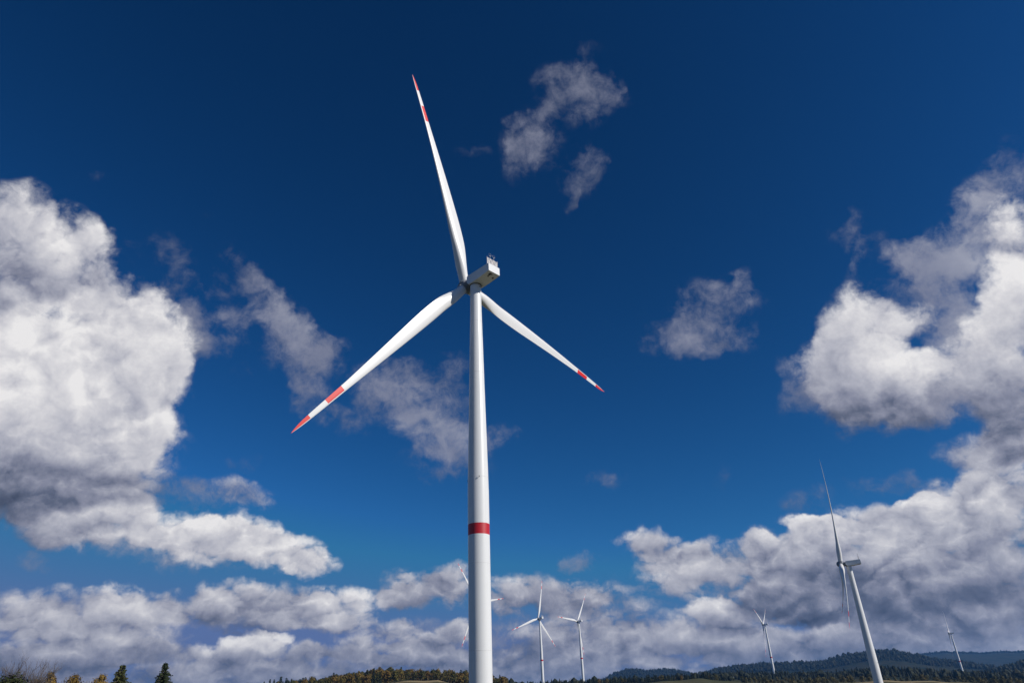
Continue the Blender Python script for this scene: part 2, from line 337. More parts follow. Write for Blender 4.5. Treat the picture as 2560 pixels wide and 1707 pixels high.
def m_paint(name, col, rough=0.38, dirt=0.10, streak=True):
    """gloss paint on steel or composite, with weather streaks and faint blotches"""
    m, n, b = material(name)
    tc = n.new('ShaderNodeTexCoord').outputs['Object']
    big = n.noise(tc, 0.35, 4.0, 0.6)
    run = n.noise(n.vec('MULTIPLY', tc, (2.2, 2.2, 0.10)), 1.0, 5.0, 0.6)
    grime = n.math('MULTIPLY', n.smooth(n.math('ADD', n.math('MULTIPLY', big, 0.5), n.math('MULTIPLY', run, 0.5)), 0.46, 0.72), dirt)
    n.put(b.inputs['Base Color'], n.mixc(grime, col, tuple(c * 0.45 for c in col)))
    n.put(b.inputs['Roughness'], n.math('MULTIPLY_ADD', big, 0.12, rough - 0.05))
    return m

def m_plain(name, col, rough=0.7, metal=0.0, var=0.15, scale=3.0):
    m, n, b = material(name)
    tc = n.new('ShaderNodeTexCoord').outputs['Object']
    f = n.noise(tc, scale, 4.0, 0.6)
    n.put(b.inputs['Base Color'], n.mixc(n.math('MULTIPLY', f, var * 2), tuple(c * (1 + var) for c in col), tuple(c * (1 - var) * 0.8 for c in col)))
    b.inputs['Roughness'].default_value = rough
    b.inputs['Metallic'].default_value = metal
    return m

def m_foliage(name, cols, rough=0.75, trans=0.0, scale=0.6):
    """leaf colour: from clump to clump and from tree to tree"""
    m, n, b = material(name)
    inf = n.new('ShaderNodeObjectInfo').outputs['Random']
    geo = n.new('ShaderNodeNewGeometry').outputs['Random Per Island']
    tc = n.new('ShaderNodeTexCoord').outputs['Object']
    f = n.noise(tc, scale, 3.0, 0.6)
    v = n.math('ADD', n.math('MULTIPLY', inf, 0.5), n.math('ADD', n.math('MULTIPLY', geo, 0.28), n.math('MULTIPLY', f, 0.22)))
    k = len(cols) - 1
    n.put(b.inputs['Base Color'], n.ramp(v, [(0.12 + 0.72 * i / k, c) for i, c in enumerate(cols)]))
    b.inputs['Roughness'].default_value = rough
    b.inputs['Specular IOR Level'].default_value = 0.2
    return m

WHITE = m_paint("white_paint", (0.80, 0.80, 0.79), rough=0.30)
WHITE_BLADE = m_paint("white_blade_gelcoat", (0.80, 0.79, 0.775), rough=0.34, dirt=0.06)
RED_BLADE = m_paint("red_blade_paint", (0.74, 0.018, 0.010), rough=0.4, dirt=0.08)
RED_TOWER = m_paint("red_tower_paint", (0.52, 0.012, 0.022), rough=0.45, dirt=0.06)
SEAM = m_plain("flange_seam", (0.66, 0.66, 0.655), 0.6)
STEEL = m_plain("galvanised_steel", (0.42, 0.43, 0.45), 0.5, 0.3)
DARK = m_plain("black_rubber", (0.018, 0.019, 0.022), 0.6)
GREY = m_plain("grey_casting", (0.20, 0.215, 0.24), 0.5)

# ------------------------------------------------------------------ mesh helpers
def mesh_obj(name, verts, faces, mats, parent=None, midx=None, smooth=None):
    me = bpy.data.meshes.new(name)
    me.from_pydata([tuple(v) for v in verts], [], [tuple(f) for f in faces])
    for m in mats:
        me.materials.append(m)
    if midx is not None:
        me.polygons.foreach_set('material_index', np.asarray(midx, dtype=np.int32))
    if smooth is not None:
        me.polygons.foreach_set('use_smooth', np.full(len(faces), smooth) if isinstance(smooth, bool) else np.asarray(smooth))
    me.update()
    o = bpy.data.objects.new(name, me)
    COL.objects.link(o)
    if parent is not None:
        o.parent = parent
    return o

class Mesh:
    """collects simple solids into one mesh"""
    def __init__(self):
        self.v, self.f, self.m, self.s = [], [], [], []
    def add(self, verts, faces, mi=0, smooth=False, mat=None):
        o = len(self.v)
        for v in verts:
            self.v.append(tuple(mat @ Vector(v)) if mat is not None else tuple(v))
        for f in faces:
            self.f.append([o + i for i in f]); self.m.append(mi); self.s.append(smooth)
    def rings(self, rings, mi=0, smooth=True, cap=True, mat=None):
        n = len(rings[0]); V, Fc = [], []
        for r in rings:
            V += r
        for i in range(len(rings) - 1):
            for j in range(n):
                k = (j + 1) % n
                Fc.append((i * n + j, i * n + k, (i + 1) * n + k, (i + 1) * n + j))
        o = len(self.v)
        self.add(V, Fc, mi, smooth, mat)
        if cap:
            for r, fc in ((rings[0], list(range(n))[::-1]), (rings[-1], list(range(n)))):     # own vertices: a crisp rim
                self.add(r, [fc], mi, False, mat)
    def lathe(self, prof, n=32, mi=0, cap=True, mat=None):
        """prof: (radius, z) up the axis"""
        self.rings([[(r * math.cos(2 * math.pi * j / n), r * math.sin(2 * math.pi * j / n), z) for j in range(n)] for r, z in prof], mi, True, cap, mat)
    def tube(self, a, b, r0, r1=None, n=8, mi=0):
        a, b = Vector(a), Vector(b)
        r1 = r0 if r1 is None else r1
        q = (b - a).to_track_quat('Z', 'Y').to_matrix()
        R = [[tuple(c + q @ Vector((r * math.cos(2 * math.pi * j / n), r * math.sin(2 * math.pi * j / n), 0))) for j in range(n)] for c, r in ((a, r0), (b, r1))]
        self.rings(R, mi, True, True)
    def box(self, lo, hi, mi=0, mat=None):
        x0, y0, z0 = lo; x1, y1, z1 = hi
        self.add([(x0, y0, z0), (x1, y0, z0), (x1, y1, z0), (x0, y1, z0), (x0, y0, z1), (x1, y0, z1), (x1, y1, z1), (x0, y1, z1)],
                 [(0, 3, 2, 1), (4, 5, 6, 7), (0, 1, 5, 4), (1, 2, 6, 5), (2, 3, 7, 6), (3, 0, 4, 7)], mi, False, mat)
    def build(self, name, mats, parent=None, bevel=0.0):
        o = mesh_obj(name, self.v, self.f, mats, parent, self.m, self.s)
        if bevel:
            bm = bmesh.new(); bm.from_mesh(o.data)
            es = [e for e in bm.edges if len(e.link_faces) == 2 and e.calc_face_angle(0) > 0.3]
            bmesh.ops.bevel(bm, geom=es, offset=bevel, segments=3, affect='EDGES', profile=0.6)
            bm.to_mesh(o.data); bm.free()
        return o

def tag(o, label=None, cat=None, group=None, kind=None):
    for k, v in (('label', label), ('category', cat), ('group', group), ('kind', kind)):
        if v:
            o[k] = v
    return o

def empty(name, loc, rz=0.0):
    o = bpy.data.objects.new(name, None)
    COL.objects.link(o)
    o.empty_display_size = 0.5
    o.location = loc
    o.rotation_euler = (0, 0, rz)
    return o

def copy_tree(o, parent=None):
    c = o.copy()
    COL.objects.link(c)
    c.parent = parent
    for ch in [x for x in o.children]:
        copy_tree(ch, c)
    return c

# ------------------------------------------------------------------ the ground: one sheet, its hills given as height angles seen across the valley
LAYERS = [   # distance, then (azimuth, elevation of the ground from the viewpoint) pairs; near ones are heights in metres
    (0.0, 'z', [(-180, 0), (180, 0)]),
    (50.0, 'z', [(-180, -1.0), (-30, -1.0), (0, -2.0), (30, -3.0), (180, -1.0)]),
    (152.0, 'z', [(-180, -4), (-40, -3.0), (-25, -3.0), (-3.4, -7.2), (10, -11), (30, -16), (180, -4)]),
    (300.0, 'z', [(-180, -6), (-40, -5), (-20, -6), (-3, -12), (10, -18), (24, -30), (40, -34), (180, -6)]),
    (455.0, 'z', [(-180, -8), (-40, -4), (-20, -5), (0, -10), (10, -22), (24.5, -42), (40, -46), (180, -8)]),
    (700.0, 'e', [(-180, 0), (-40, 0.7), (-20, 0.8), (-10, 1.15), (-5, 1.0), (0, 0.55), (10, 0.4), (20, 0.0), (25, -0.15), (33, -0.7), (180, 0)]),
    (900.0, 'e', [(-180, 0.2), (-40, 0.8), (-20, 1.0), (-13, 1.45), (-9.2, 1.72), (-8, 1.76), (-6.6, 1.75), (-5, 1.35), (0, 0.75), (6, 0.85), (10, 0.9), (14, 0.8), (20, 0.35), (25, 0.48), (28, 0.3), (33, -0.3), (180, 0.2)]),
    (1060.0, 'e', [(-180, 0.3), (-40, 0.9), (-19, 1.2), (-16, 1.38), (-13, 1.78), (-11, 1.98), (-9.4, 1.86), (-6.4, 1.62), (-4.3, 1.42), (-2.4, 1.1), (0, 0.85), (3, 0.95), (6, 1.0), (10, 1.05), (13, 1.1), (15, 0.8), (20, 0.5), (25, 0.4), (28, 0.25), (33, -0.1), (180, 0.3)]),
    (1300.0, 'e', [(-180, 0.3), (-40, 0.8), (-19, 1.0), (-11, 1.6), (-4, 1.2), (0, 0.9), (1.3, 0.95), (4.3, 1.0), (10, 0.85), (15, 0.95), (20, 0.75), (25, 0.6), (30, 0.2), (33, 0.1), (180, 0.3)]),
    (1700.0, 'e', [(-180, 0.3), (-40, 0.7), (-20, 0.8), (-10, 1.1), (0, 0.9), (5, 0.95), (10, 0.9), (15, 0.98), (18, 0.9), (22, 0.72), (25, 0.9), (27, 0.7), (30, 0.35), (33, 0.2), (180, 0.3)]),
    (2400.0, 'e', [(-180, 0.3), (-40, 0.5), (0, 0.6), (10, 0.6), (20, 0.6), (26, 0.6), (29.7, 0.62), (31, 0.35), (33, 0.3), (180, 0.3)]),
    (3000.0, 'e', [(-180, 0.2), (-40, 0.4), (0, 0.4), (20, 0.4), (29.7, 0.35), (30.3, 0.42), (31.4, 0.72), (32.3, 0.92), (33.2, 1.08), (38, 1.7), (180, 0.2)]),
    (4200.0, 'e', [(-180, 0.3), (-40, 0.5), (0, 0.45), (5, 0.5), (11, 0.6), (12.2, 1.05), (12.9, 1.3), (14, 1.55), (15.8, 1.74), (18.5, 1.72), (21.2, 1.70), (22.2, 1.84), (22.9, 2.0), (24, 2.1), (25.2, 2.2), (26.4, 2.05), (27.5, 1.72), (28.2, 1.5), (29.7, 1.25), (31, 0.9), (34, 0.8), (180, 0.3)]),
    (5200.0, 'e', [(-180, 0.4), (-40, 0.5), (0, 0.3), (4, 0.6), (5.1, 1.05), (5.9, 1.32), (6.8, 1.66), (7.85, 1.88), (8.4, 1.82), (9.16, 1.70), (10.0, 1.75), (10.5, 1.78), (11.1, 1.68), (11.8, 1.52), (12.6, 1.25), (14, 0.8), (30, 0.6), (180, 0.4)]),
    (8000.0, 'e', [(-180, 0.5), (-40, 0.6), (0, 0.4), (20, 0.8), (24, 1.55), (27.8, 1.86), (29, 1.92), (30.3, 1.78), (31.2, 1.72), (32, 1.74), (33.3, 1.65), (40, 1.5), (180, 0.5)]),
    (12000.0, 'e', [(-180, 0.0), (180, 0.0)]),
]
L_R = np.array([l[0] for l in LAYERS])
def ground_z(az, r):
    """az in degrees, r in metres (arrays)"""
    az = np.asarray(az, float); r = np.asarray(r, float)
    H = []
    for R, kind, pts in LAYERS:
        v = np.interp(az, [p[0] for p in pts], [p[1] for p in pts])
        H.append(v if kind == 'z' else 1.7 + R * np.tan(np.radians(v)))
    H = np.stack(H)
    i = np.clip(np.searchsorted(L_R, r, side='right') - 1, 0, len(L_R) - 2)
    t = np.clip((r - L_R[i]) / (L_R[i + 1] - L_R[i]), 0, 1)
    t = t * t * (3 - 2 * t)
    a = np.take_along_axis(H, i[None, ...], 0)[0]
    b = np.take_along_axis(H, (i + 1)[None, ...], 0)[0]
    und = np.sin(r * 0.021 + az * 0.9) * np.sin(az * 1.7 - r * 0.013) * np.clip(r / 900.0, 0.05, 1.6)
    return a + (b - a) * t + und * 0.8
def gz(az, r):
    return float(ground_z(np.array([az]), np.array([r]))[0])
def pos(az, r, dz=0.0):
    a = R_(az)
    return (r * math.sin(a), r * math.cos(a), gz(az, r) + dz)

azs = np.concatenate([np.arange(-180, -44, 4.0), np.arange(-44, 44, 0.22), np.arange(44, 180, 4.0)])
rs = np.unique(np.concatenate([np.geomspace(2.0, 12000, 105), L_R[1:], np.linspace(820, 1120, 16)]))
AZ, RR = np.meshgrid(azs, rs)
ZZ = ground_z(AZ, RR)
na, nr = len(azs), len(rs)
gv = np.stack([RR * np.sin(np.radians(AZ)), RR * np.cos(np.radians(AZ)), ZZ], -1).reshape(-1, 3)
gv = np.vstack([gv, [[0, 0, 0]]])
gi = np.arange(na * nr).reshape(nr, na)
nx = np.roll(gi, -1, axis=1)
gf = np.stack([gi[:-1], gi[1:], nx[1:], nx[:-1]], -1).reshape(-1, 4)
gf = [tuple(f) for f in gf] + [(na * nr, int(gi[0, j]), int(nx[0, j])) for j in range(na)]

FIELDS = [(885 * math.sin(R_(-7.4)), 885 * math.cos(R_(-7.4)), 46.0), (905 * math.sin(R_(26.7)), 905 * math.cos(R_(26.7)), 62.0)]
def m_ground():
    m, n, b = material("meadow_and_forest_floor")
    tc = n.new('ShaderNodeTexCoord').outputs['Object']
    s = n.new('ShaderNodeSeparateXYZ'); n.put(s.inputs[0], tc)
    dist = n.vec('LENGTH', tc, out=1)
    patch = n.noise(tc, 0.006, 3.0, 0.5)
    tuft = n.noise(tc, 0.35, 6.0, 0.65)
    strip = n.noise(n.vec('MULTIPLY', tc, (0.02, 0.16, 0)), 1.0, 3.0, 0.5)
    meadow = n.ramp(n.math('ADD', n.math('MULTIPLY', patch, 0.6), n.math('MULTIPLY', strip, 0.4)),
                    [(0.30, (0.040, 0.052, 0.018)), (0.48, (0.075, 0.075, 0.030)), (0.62, (0.12, 0.10, 0.045)), (0.8, (0.075, 0.07, 0.03))])
    # two mown stubble fields on the slopes
    stub = 0.0
    for fx, fy, fr_ in FIELDS:
        dd = n.vec('LENGTH', n.vec('SUBTRACT', n.vec('MULTIPLY', tc, (1, 1, 0)), (fx, fy, 0)), out=1)
        dd = n.math('MULTIPLY_ADD', n.math('SUBTRACT', tuft, 0.5), 14.0, dd)
        stub = n.math('MAXIMUM', stub, n.smooth(dd, fr_, fr_ * 0.85))
    meadow = n.mixc(stub, meadow, n.ramp(strip, [(0.3, (0.30, 0.215, 0.10)), (0.6, (0.40, 0.30, 0.16))]))
    meadow = n.mixc(n.math('MULTIPLY', tuft, 0.55), meadow, (0.07, 0.06, 0.025))
    wood = n.ramp(n.noise(tc, 0.012, 8.0, 0.75), [(0.32, (0.004, 0.008, 0.005)), (0.46, (0.012, 0.020, 0.009)), (0.56, (0.040, 0.036, 0.015)), (0.64, (0.018, 0.024, 0.011)), (0.75, (0.06, 0.05, 0.022))])
    far = n.smooth(n.math('MULTIPLY_ADD', n.math('SUBTRACT', patch, 0.5), 400.0, dist), 1080.0, 1300.0)
    n.put(b.inputs['Base Color'], n.mixc(far, meadow, wood))
    b.inputs['Roughness'].default_value = 0.95
    b.inputs['Specular IOR Level'].default_value = 0.1
    return m
ground = mesh_obj("ground", gv, gf, [m_ground()], smooth=True)
tag(ground, kind='structure')

# ------------------------------------------------------------------ wind turbines
HUB_H = 107.6          # hub centre above the tower foot
TOP_H = 105.9          # tower top flange
BLADE_L = 63.5         # from the blade root to the tip

def airfoil(n, thick):
    """closed loop of (x, y): x along the chord 0..1 from the leading edge, y the thickness"""
    pts = []
    for i in range(n):
        a = 2 * math.pi * i / n
        x = 0.5 * (1 + math.cos(a))
        yt = 5 * thick * (0.2969 * math.sqrt(x) - 0.126 * x - 0.3516 * x * x + 0.2843 * x ** 3 - 0.1036 * x ** 4)
        yc = 0.06 * x * (1 - x) * 2
        pts.append((x, yc + (yt if a <= math.pi else -yt)))
    return pts

def blade_mesh():
    """along +Z from the root; +X towards the trailing edge, +Y upwind"""
    n = 28
    stripe = [(BLADE_L - 5.3, BLADE_L + 1), (BLADE_L - 15.4, BLADE_L - 10.4)]
    st = sorted(set([0, 0.25, 1.0, 2.0, 3.0, 4.0, 5.2, 6.5, 8, 9.5, 11, 12.5, 14, 16, 18, 20, 22.5, 25, 28, 31, 34, 37, 40, 43, 46]
                    + [BLADE_L - k for k in (15.4, 13.0, 10.4, 8.0, 5.3, 3.6, 2.4, 1.4, 0.7, 0.25, 0.0)]))
    R = [0, 2, 4, 7, 10, 13, 16, 19, 22, 27, 32, 38, 46, 52, 56, 58, 60, 61.5, 62.5, BLADE_L]
    Cc = [2.45, 2.58, 2.92, 3.45, 3.78, 3.9, 3.86, 3.74, 3.52, 3.12, 2.7, 2.22, 1.62, 1.34, 1.16, 1.04, 0.88, 0.64, 0.34, 0.05]
    rings, V, Fc, M = [], [], [], []
    for r in st:
        c = float(np.interp(r, R, Cc))
        blend = min(1.0, max(0.0, (r - 1.5) / 9.5)); blend = blend * blend * (3 - 2 * blend)
        th = float(np.interp(r, [0, 6, 12, 20, 35, 63], [1.0, 0.72, 0.44, 0.30, 0.22, 0.17]))
        tw = R_(float(np.interp(r, [0, 8, 20, 40, 63], [-13, -11, -5, -1, 1.0])))
        pre = -1.0 * (r / BLADE_L) + 3.5 * (r / BLADE_L) ** 2
        pivot = 0.5 + (0.30 - 0.5) * blend
        loop = []
        for i, (x, y) in enumerate(airfoil(n, th)):
            a = 2 * math.pi * i / n
            cx, cy = 0.5 + 0.5 * math.cos(a), 0.5 * math.sin(a)
            px, py = cx + (x - cx) * blend, cy + (y - cy) * blend
            px = (px - pivot) * c; py = py * c
            # leading edge stays straight out of the root, the trailing edge carries the belly
            X = px * math.cos(tw) - py * math.sin(tw)
            Y = px * math.sin(tw) + py * math.cos(tw)
            loop.append((X, Y + pre, r))
        rings.append(loop)
    for l in rings:
        V += l
    for k in range(len(st) - 1):
        mid = 0.5 * (st[k] + st[k + 1])
        red = any(a < mid < b for a, b in stripe)
        for i in range(n):
            j = (i + 1) % n
            Fc.append((k * n + i, k * n + j, (k + 1) * n + j, (k + 1) * n + i))
            xm = 0.5 * (1 + math.cos(2 * math.pi * (i + 0.5) / n))
            M.append(1 if red and xm > 0.15 else 0)
    Fc.append(tuple(range(n))[::-1]); M.append(0)
    Fc.append(tuple((len(st) - 1) * n + i for i in range(n))); M.append(0)
    return V, Fc, M

TILT = R_(4.6)
HUB_Y, HUB_Z = 3.95, HUB_H
PHI0 = [0]

def build_turbine():
    root = empty('wind_turbine', (0, 0, 0))
    # tower: straight can below, tapering shaft above, red warning band, flange seams
    t = Mesh()
    b0, b1 = 41.5, 43.85                     # the red band
    prof = [(2.375, -3.0), (2.375, 12.0), (2.375, 26.0), (2.375, b0)]
    t.lathe(prof, 64, 0, False)
    t.lathe([(2.375, b0), (2.375, b1)], 64, 1, False)
    t.lathe([(2.375, b1), (2.375, 51.0), (2.30, 56.0), (2.16, 63.0), (1.86, 77.0), (1.66, 88.0), (1.46, 98.0), (1.42, TOP_H)], 64, 0, True)
    for z in (18.5, 35.5, 54.3, 80.5, 95.0):
        r = float(np.interp(z, [51, 56, 63, 77, 88, 98], [2.375, 2.30, 2.16, 1.86, 1.66, 1.46]))
        t.lathe([(r, z - 0.05), (r + 0.01, z - 0.045), (r + 0.01, z + 0.045), (r, z + 0.05)], 64, 2, False)
    tower = t.build('tower', [WHITE, RED_TOWER, SEAM], root)
    # obstruction lamps on short brackets round the shaft
    for ang in (-128, -8, 112):
        a = R_(ang); c, s = math.cos(a), math.sin(a)
        k = Mesh()
        k.tube((2.3 * c, 2.3 * s, 54.0), (2.62 * c, 2.62 * s, 54.02), 0.035, n=6)
        k.lathe([(0.02, 0), (0.09, 0.02), (0.09, 0.2), (0.05, 0.26)], 10, 0, True, Matrix.Translation((2.62 * c, 2.62 * s, 53.95)))
        k.build('obstruction_lamp', [DARK], tower)
    # plate over the cable hatch under the top flange
    k = Mesh()
    k.lathe([(0.02, 0.0), (0.2, 0.0), (0.2, 0.05), (0.02, 0.06)], 16, 0, True,
            Matrix.Translation((0.25, -1.405, TOP_H - 0.55)) @ Matrix.Rotation(R_(90), 4, 'X') @ Matrix.Scale(1.4, 4, (1, 0, 0)))
    k.build('hatch_cover', [GREY], tower)
    # dark yaw ring between tower and nacelle
    k = Mesh()
    k.lathe([(1.3, TOP_H), (1.56, TOP_H + 0.02), (1.56, TOP_H + 0.22), (1.3, TOP_H + 0.26)], 40)
    k.build('yaw_ring', [DARK], root)
    # nacelle: long box with a belly rising to the tail
    zb = TOP_H + 0.18
    side = [(1.35, zb + 0.75), (1.35, zb + 2.45), (1.05, zb + 2.75), (-6.3, zb + 3.0), (-7.0, zb + 2.95), (-7.05, zb + 0.62), (-3.6, zb + 0.18), (-1.0, zb - 0.02), (0.75, zb + 0.0)]
    W = 1.98
    V = [(-W, y, z) for y, z in side] + [(W, y, z) for y, z in side]
    m = len(side)
    Fc = [tuple(range(m)), tuple(m + i for i in reversed(range(m)))] + [(i + m, (i + 1) % m + m, (i + 1) % m, i) for i in range(m)]
    k = Mesh(); k.add(V, Fc)
    nac = k.build('nacelle', [WHITE], root, bevel=0.09)
    bm = bmesh.new(); bm.from_mesh(nac.data); bmesh.ops.recalc_face_normals(bm, faces=bm.faces); bm.to_mesh(nac.data); bm.free()
    # seam of the roof shell along both flanks
    k = Mesh()
    for sx_ in (-1, 1):
        k.box((sx_ * 1.985 - 0.012, -6.9, zb + 2.28), (sx_ * 1.985 + 0.012, 1.2, zb + 2.33))
    k.build('roof_seam', [SEAM], nac)
    # openings in the belly
    bz = lambda y: zb + float(np.interp(y, [-7.05, -3.6, -1.0], [0.62, 0.18, -0.02]))
    for (x, y, wx, wy) in ((-0.66, -6.0, 0.34, 0.42), (-0.45, -5.2, 0.2, 0.2), (-0.1, -6.2, 0.14, 0.16), (1.1, -5.3, 0.22, 0.26)):
        k = Mesh()
        sl = math.atan2(bz(y + 0.5) - bz(y - 0.5), 1.0)
        k.box((-wx, -wy, -0.05), (wx, wy, 0.03), 0, Matrix.Translation((x, y, bz(y))) @ Matrix.Rotation(sl, 4, 'X'))
        k.build('belly_vent', [DARK], nac)
    # lattice cooler across the tail roof, posts at its ends
    top = zb + 2.98
    k = Mesh()
    h = 2.05; hw = 1.86; yc = -6.35
    for x in (-hw, hw):
        k.tube((x, yc, top - 0.1), (x, yc, top + h + 0.28), 0.05, n=6)
    for z in (0.12, h):
        k.tube((-hw, yc, top + z), (hw, yc, top + z), 0.045, n=6)
    for i in range(9):
        x = -hw + 2 * hw * (i + 0.5) / 9
        k.box((x - 0.13, yc - 0.03, top + 0.12), (x + 0.13, yc + 0.03, top + h))
    for i in range(12):
        x = -hw + 2 * hw * i / 12
        x2 = x + 2 * hw / 12
        k.tube((x, yc - 0.05, top + 0.12), (x2, yc - 0.05, top + h), 0.03, n=5)
        k.tube((x2, yc - 0.05, top + 0.12), (x, yc - 0.05, top + h), 0.03, n=5)
    k.build('cooler_panel', [m_cooler], nac)
    # wind sensors: mast, cup head, lightning hoop
    for x in (-0.62, 0.72):
        k = Mesh()
        k.tube((x, yc + 0.12, top - 0.05), (x, yc + 0.12, top + h + 0.85), 0.035, n=6)
        k.lathe([(0.03, 0), (0.11, 0.03), (0.11, 0.34), (0.03, 0.4)], 10, 0, True, Matrix.Translation((x, yc + 0.12, top + h + 0.85)))
        for i in range(14):
            a0, a1 = 2 * math.pi * i / 14, 2 * math.pi * (i + 1) / 14
            zc = top + h + 1.3
            k.tube((x + 0.44 * math.cos(a0), yc + 0.12, zc + 0.44 * math.sin(a0)), (x + 0.44 * math.cos(a1), yc + 0.12, zc + 0.44 * math.sin(a1)), 0.022, n=4)
        k.build('wind_sensor', [STEEL], nac)
    # main shaft casing, hub and nose
    TM = Matrix.Translation((0, HUB_Y, HUB_Z)) @ Matrix.Rotation(TILT, 4, 'X') @ Matrix.Rotation(R_(-90), 4, 'X')   # lathe axis to the rotor axis
    k = Mesh()
    k.lathe([(1.15, -3.2), (1.15, -1.9), (1.45, -1.85), (1.45, -1.45), (1.2, -1.4)], 36, 0, True, TM)
    k.build('shaft_casing', [GREY], root)
    k = Mesh()
    k.lathe([(1.25, -1.42), (1.62, -1.3), (1.72, -0.6), (1.72, 0.7), (1.6, 1.3), (1.25, 1.9), (0.7, 2.3), (0.1, 2.42)], 36, 0, True, TM)
    BASIS = Matrix.Translation((0, HUB_Y, HUB_Z)) @ Matrix.Rotation(TILT, 4, 'X')
    for i in range(3):
        k.lathe([(1.22, 0.9), (1.3, 1.45)], 36, 0, True, BASIS @ Matrix.Rotation(R_(120 * i), 4, 'Y'))
    hub = k.build('hub', [GREY], root)
    hub['spin'] = 1
    # the three blades, each with its bearing ring
    V, Fc, Mi = blade_mesh()
    for i in range(3):
        bl = mesh_obj('blade', V, Fc, [WHITE_BLADE, RED_BLADE], root, Mi, True)
        k = Mesh()
        k.lathe([(1.27, -0.32), (1.34, -0.3), (1.34, -0.02), (1.27, 0.0)], 40)
        for j in range(40):
            a = 2 * math.pi * j / 40
            k.box((-0.05, -0.05, -0.16), (0.05, 0.05, 0.10), 0, Matrix.Translation((1.33 * math.cos(a), 1.33 * math.sin(a), 0)))
        k.build('pitch_bearing', [STEEL], bl)
    return root

m_cooler = m_plain("cooler_fins", (0.62, 0.58, 0.56), 0.5, 0.0, 0.2, 6.0)

def set_rotor(root, phi, stretch=1.0):
    """turn hub and blades so that one blade stands phi degrees clockwise of straight up, seen from behind"""
    BASIS = Matrix.Translation((0, HUB_Y, HUB_Z)) @ Matrix.Rotation(TILT, 4, 'X')
    k = 0
    for ch in root.children:
        if ch.name.startswith('blade'):
            ch.matrix_basis = BASIS @ Matrix.Rotation(R_(phi + 120 * k), 4, 'Y') @ Matrix.Translation((0, 0, 1.45)) @ Matrix.Scale(stretch, 4, (0, 0, 1))
            k += 1
        elif ch.name.startswith('hub'):
            ch.matrix_basis = BASIS @ Matrix.Rotation(R_(phi), 4, 'Y') @ BASIS.inverted()

#           azimuth, distance, hub height over datum, wind direction the rotor faces, blade angle, label
TURBINES = [
    (-3.383, 152.0, 100.5, -47.1, -20.2, "huge white wind turbine with red tower band filling the middle of the picture"),
    (1.28, 1250.0, 128.4, -47.0, 11.2, "distant white turbine with one blade up and two drooping, just right of the huge tower"),
    (4.31, 1420.0, 137.2, -54.0, 34.0, "small white turbine with one blade level to the left, second right of the huge tower"),
    (-3.50, 1050.0, 133.6, -51.4, 80.9, "far turbine hidden behind the huge tower, only its three blade ends showing"),
    (24.60, 445.0, 65.07, -68.3, 111.2, "large white turbine seen side on with edge-on rotor, standing before the wooded hill"),
    (18.03, 1694.0, 134.0, -59.8, 54.85, "far turbine with two raised blades like a V above dark spruces"),
    (29.69, 2190.0, 119.8, -60.9, 32.5, "farthest and smallest turbine, standing before the hills near the right edge"),
]
proto = build_turbine()
for i, (az, r, hz, yaw, phi, label) in enumerate(TURBINES):
    o = proto if i == 0 else copy_tree(proto)
    a = R_(az)
    sc = 0.955 if 20 < az < 26 else 1.0               # the near one on the right is a slightly smaller machine
    o.scale = (sc, sc, sc)
    o.location = (r * math.sin(a), r * math.cos(a), hz - HUB_H * sc)
    o.rotation_euler = (0, 0, -R_(yaw))
    tag(o, label, 'wind turbine', 'wind turbines of the wind farm')
    set_rotor(o, phi, 0.96 if sc < 1 else 1.0)

# ------------------------------------------------------------------ trees
BARK = m_plain("bark", (0.085, 0.065, 0.05), 0.9, 0, 0.25, 2.0)
TWIG = m_plain("grey_twigs", (0.11, 0.09, 0.08), 0.9, 0, 0.2, 2.0)
LEAF_GOLD = m_foliage("golden_leaves", [(0.06, 0.045, 0.012), (0.14, 0.085, 0.018), (0.24, 0.15, 0.03), (0.30, 0.20, 0.05)])
LEAF_DARK = m_foliage("dark_green_leaves", [(0.018, 0.026, 0.010), (0.035, 0.042, 0.014), (0.06, 0.055, 0.02)])
NEEDLE_NEAR = m_foliage("spruce_needles", [(0.020, 0.032, 0.014), (0.040, 0.055, 0.018), (0.085, 0.085, 0.025)])
NEEDLE_FAR = m_foliage("far_spruce_needles", [(0.010, 0.018, 0.012), (0.018, 0.030, 0.015), (0.032, 0.042, 0.018)], scale=0.1)
LEAF_AUTUMN = m_foliage("autumn_leaves", [(0.030, 0.042, 0.013), (0.075, 0.074, 0.018), (0.155, 0.115, 0.024), (0.135, 0.072, 0.017), (0.23, 0.165, 0.034)], scale=0.12)
LEAF_SHRUB = m_foliage("hillside_shrub_leaves", [(0.040, 0.046, 0.018), (0.095, 0.085, 0.03), (0.19, 0.145, 0.05)], scale=0.2)

def leaf_quad(p, n, s, rng):
    """one leaf clump: a bent, slightly irregular four-sided face pair"""
    n = Vector(n).normalized()
    t = n.orthogonal().normalized()
    t.rotate(Matrix.Rotation(rng.uniform(0, 6.28), 3, n))
    b = n.cross(t)
    w, h = s * rng.uniform(0.7, 1.2), s * rng.uniform(0.5, 0.9)
    p = Vector(p)
    return [p - t * w, p + b * h * 0.8 + n * s * 0.2, p + t * w, p - b * h]

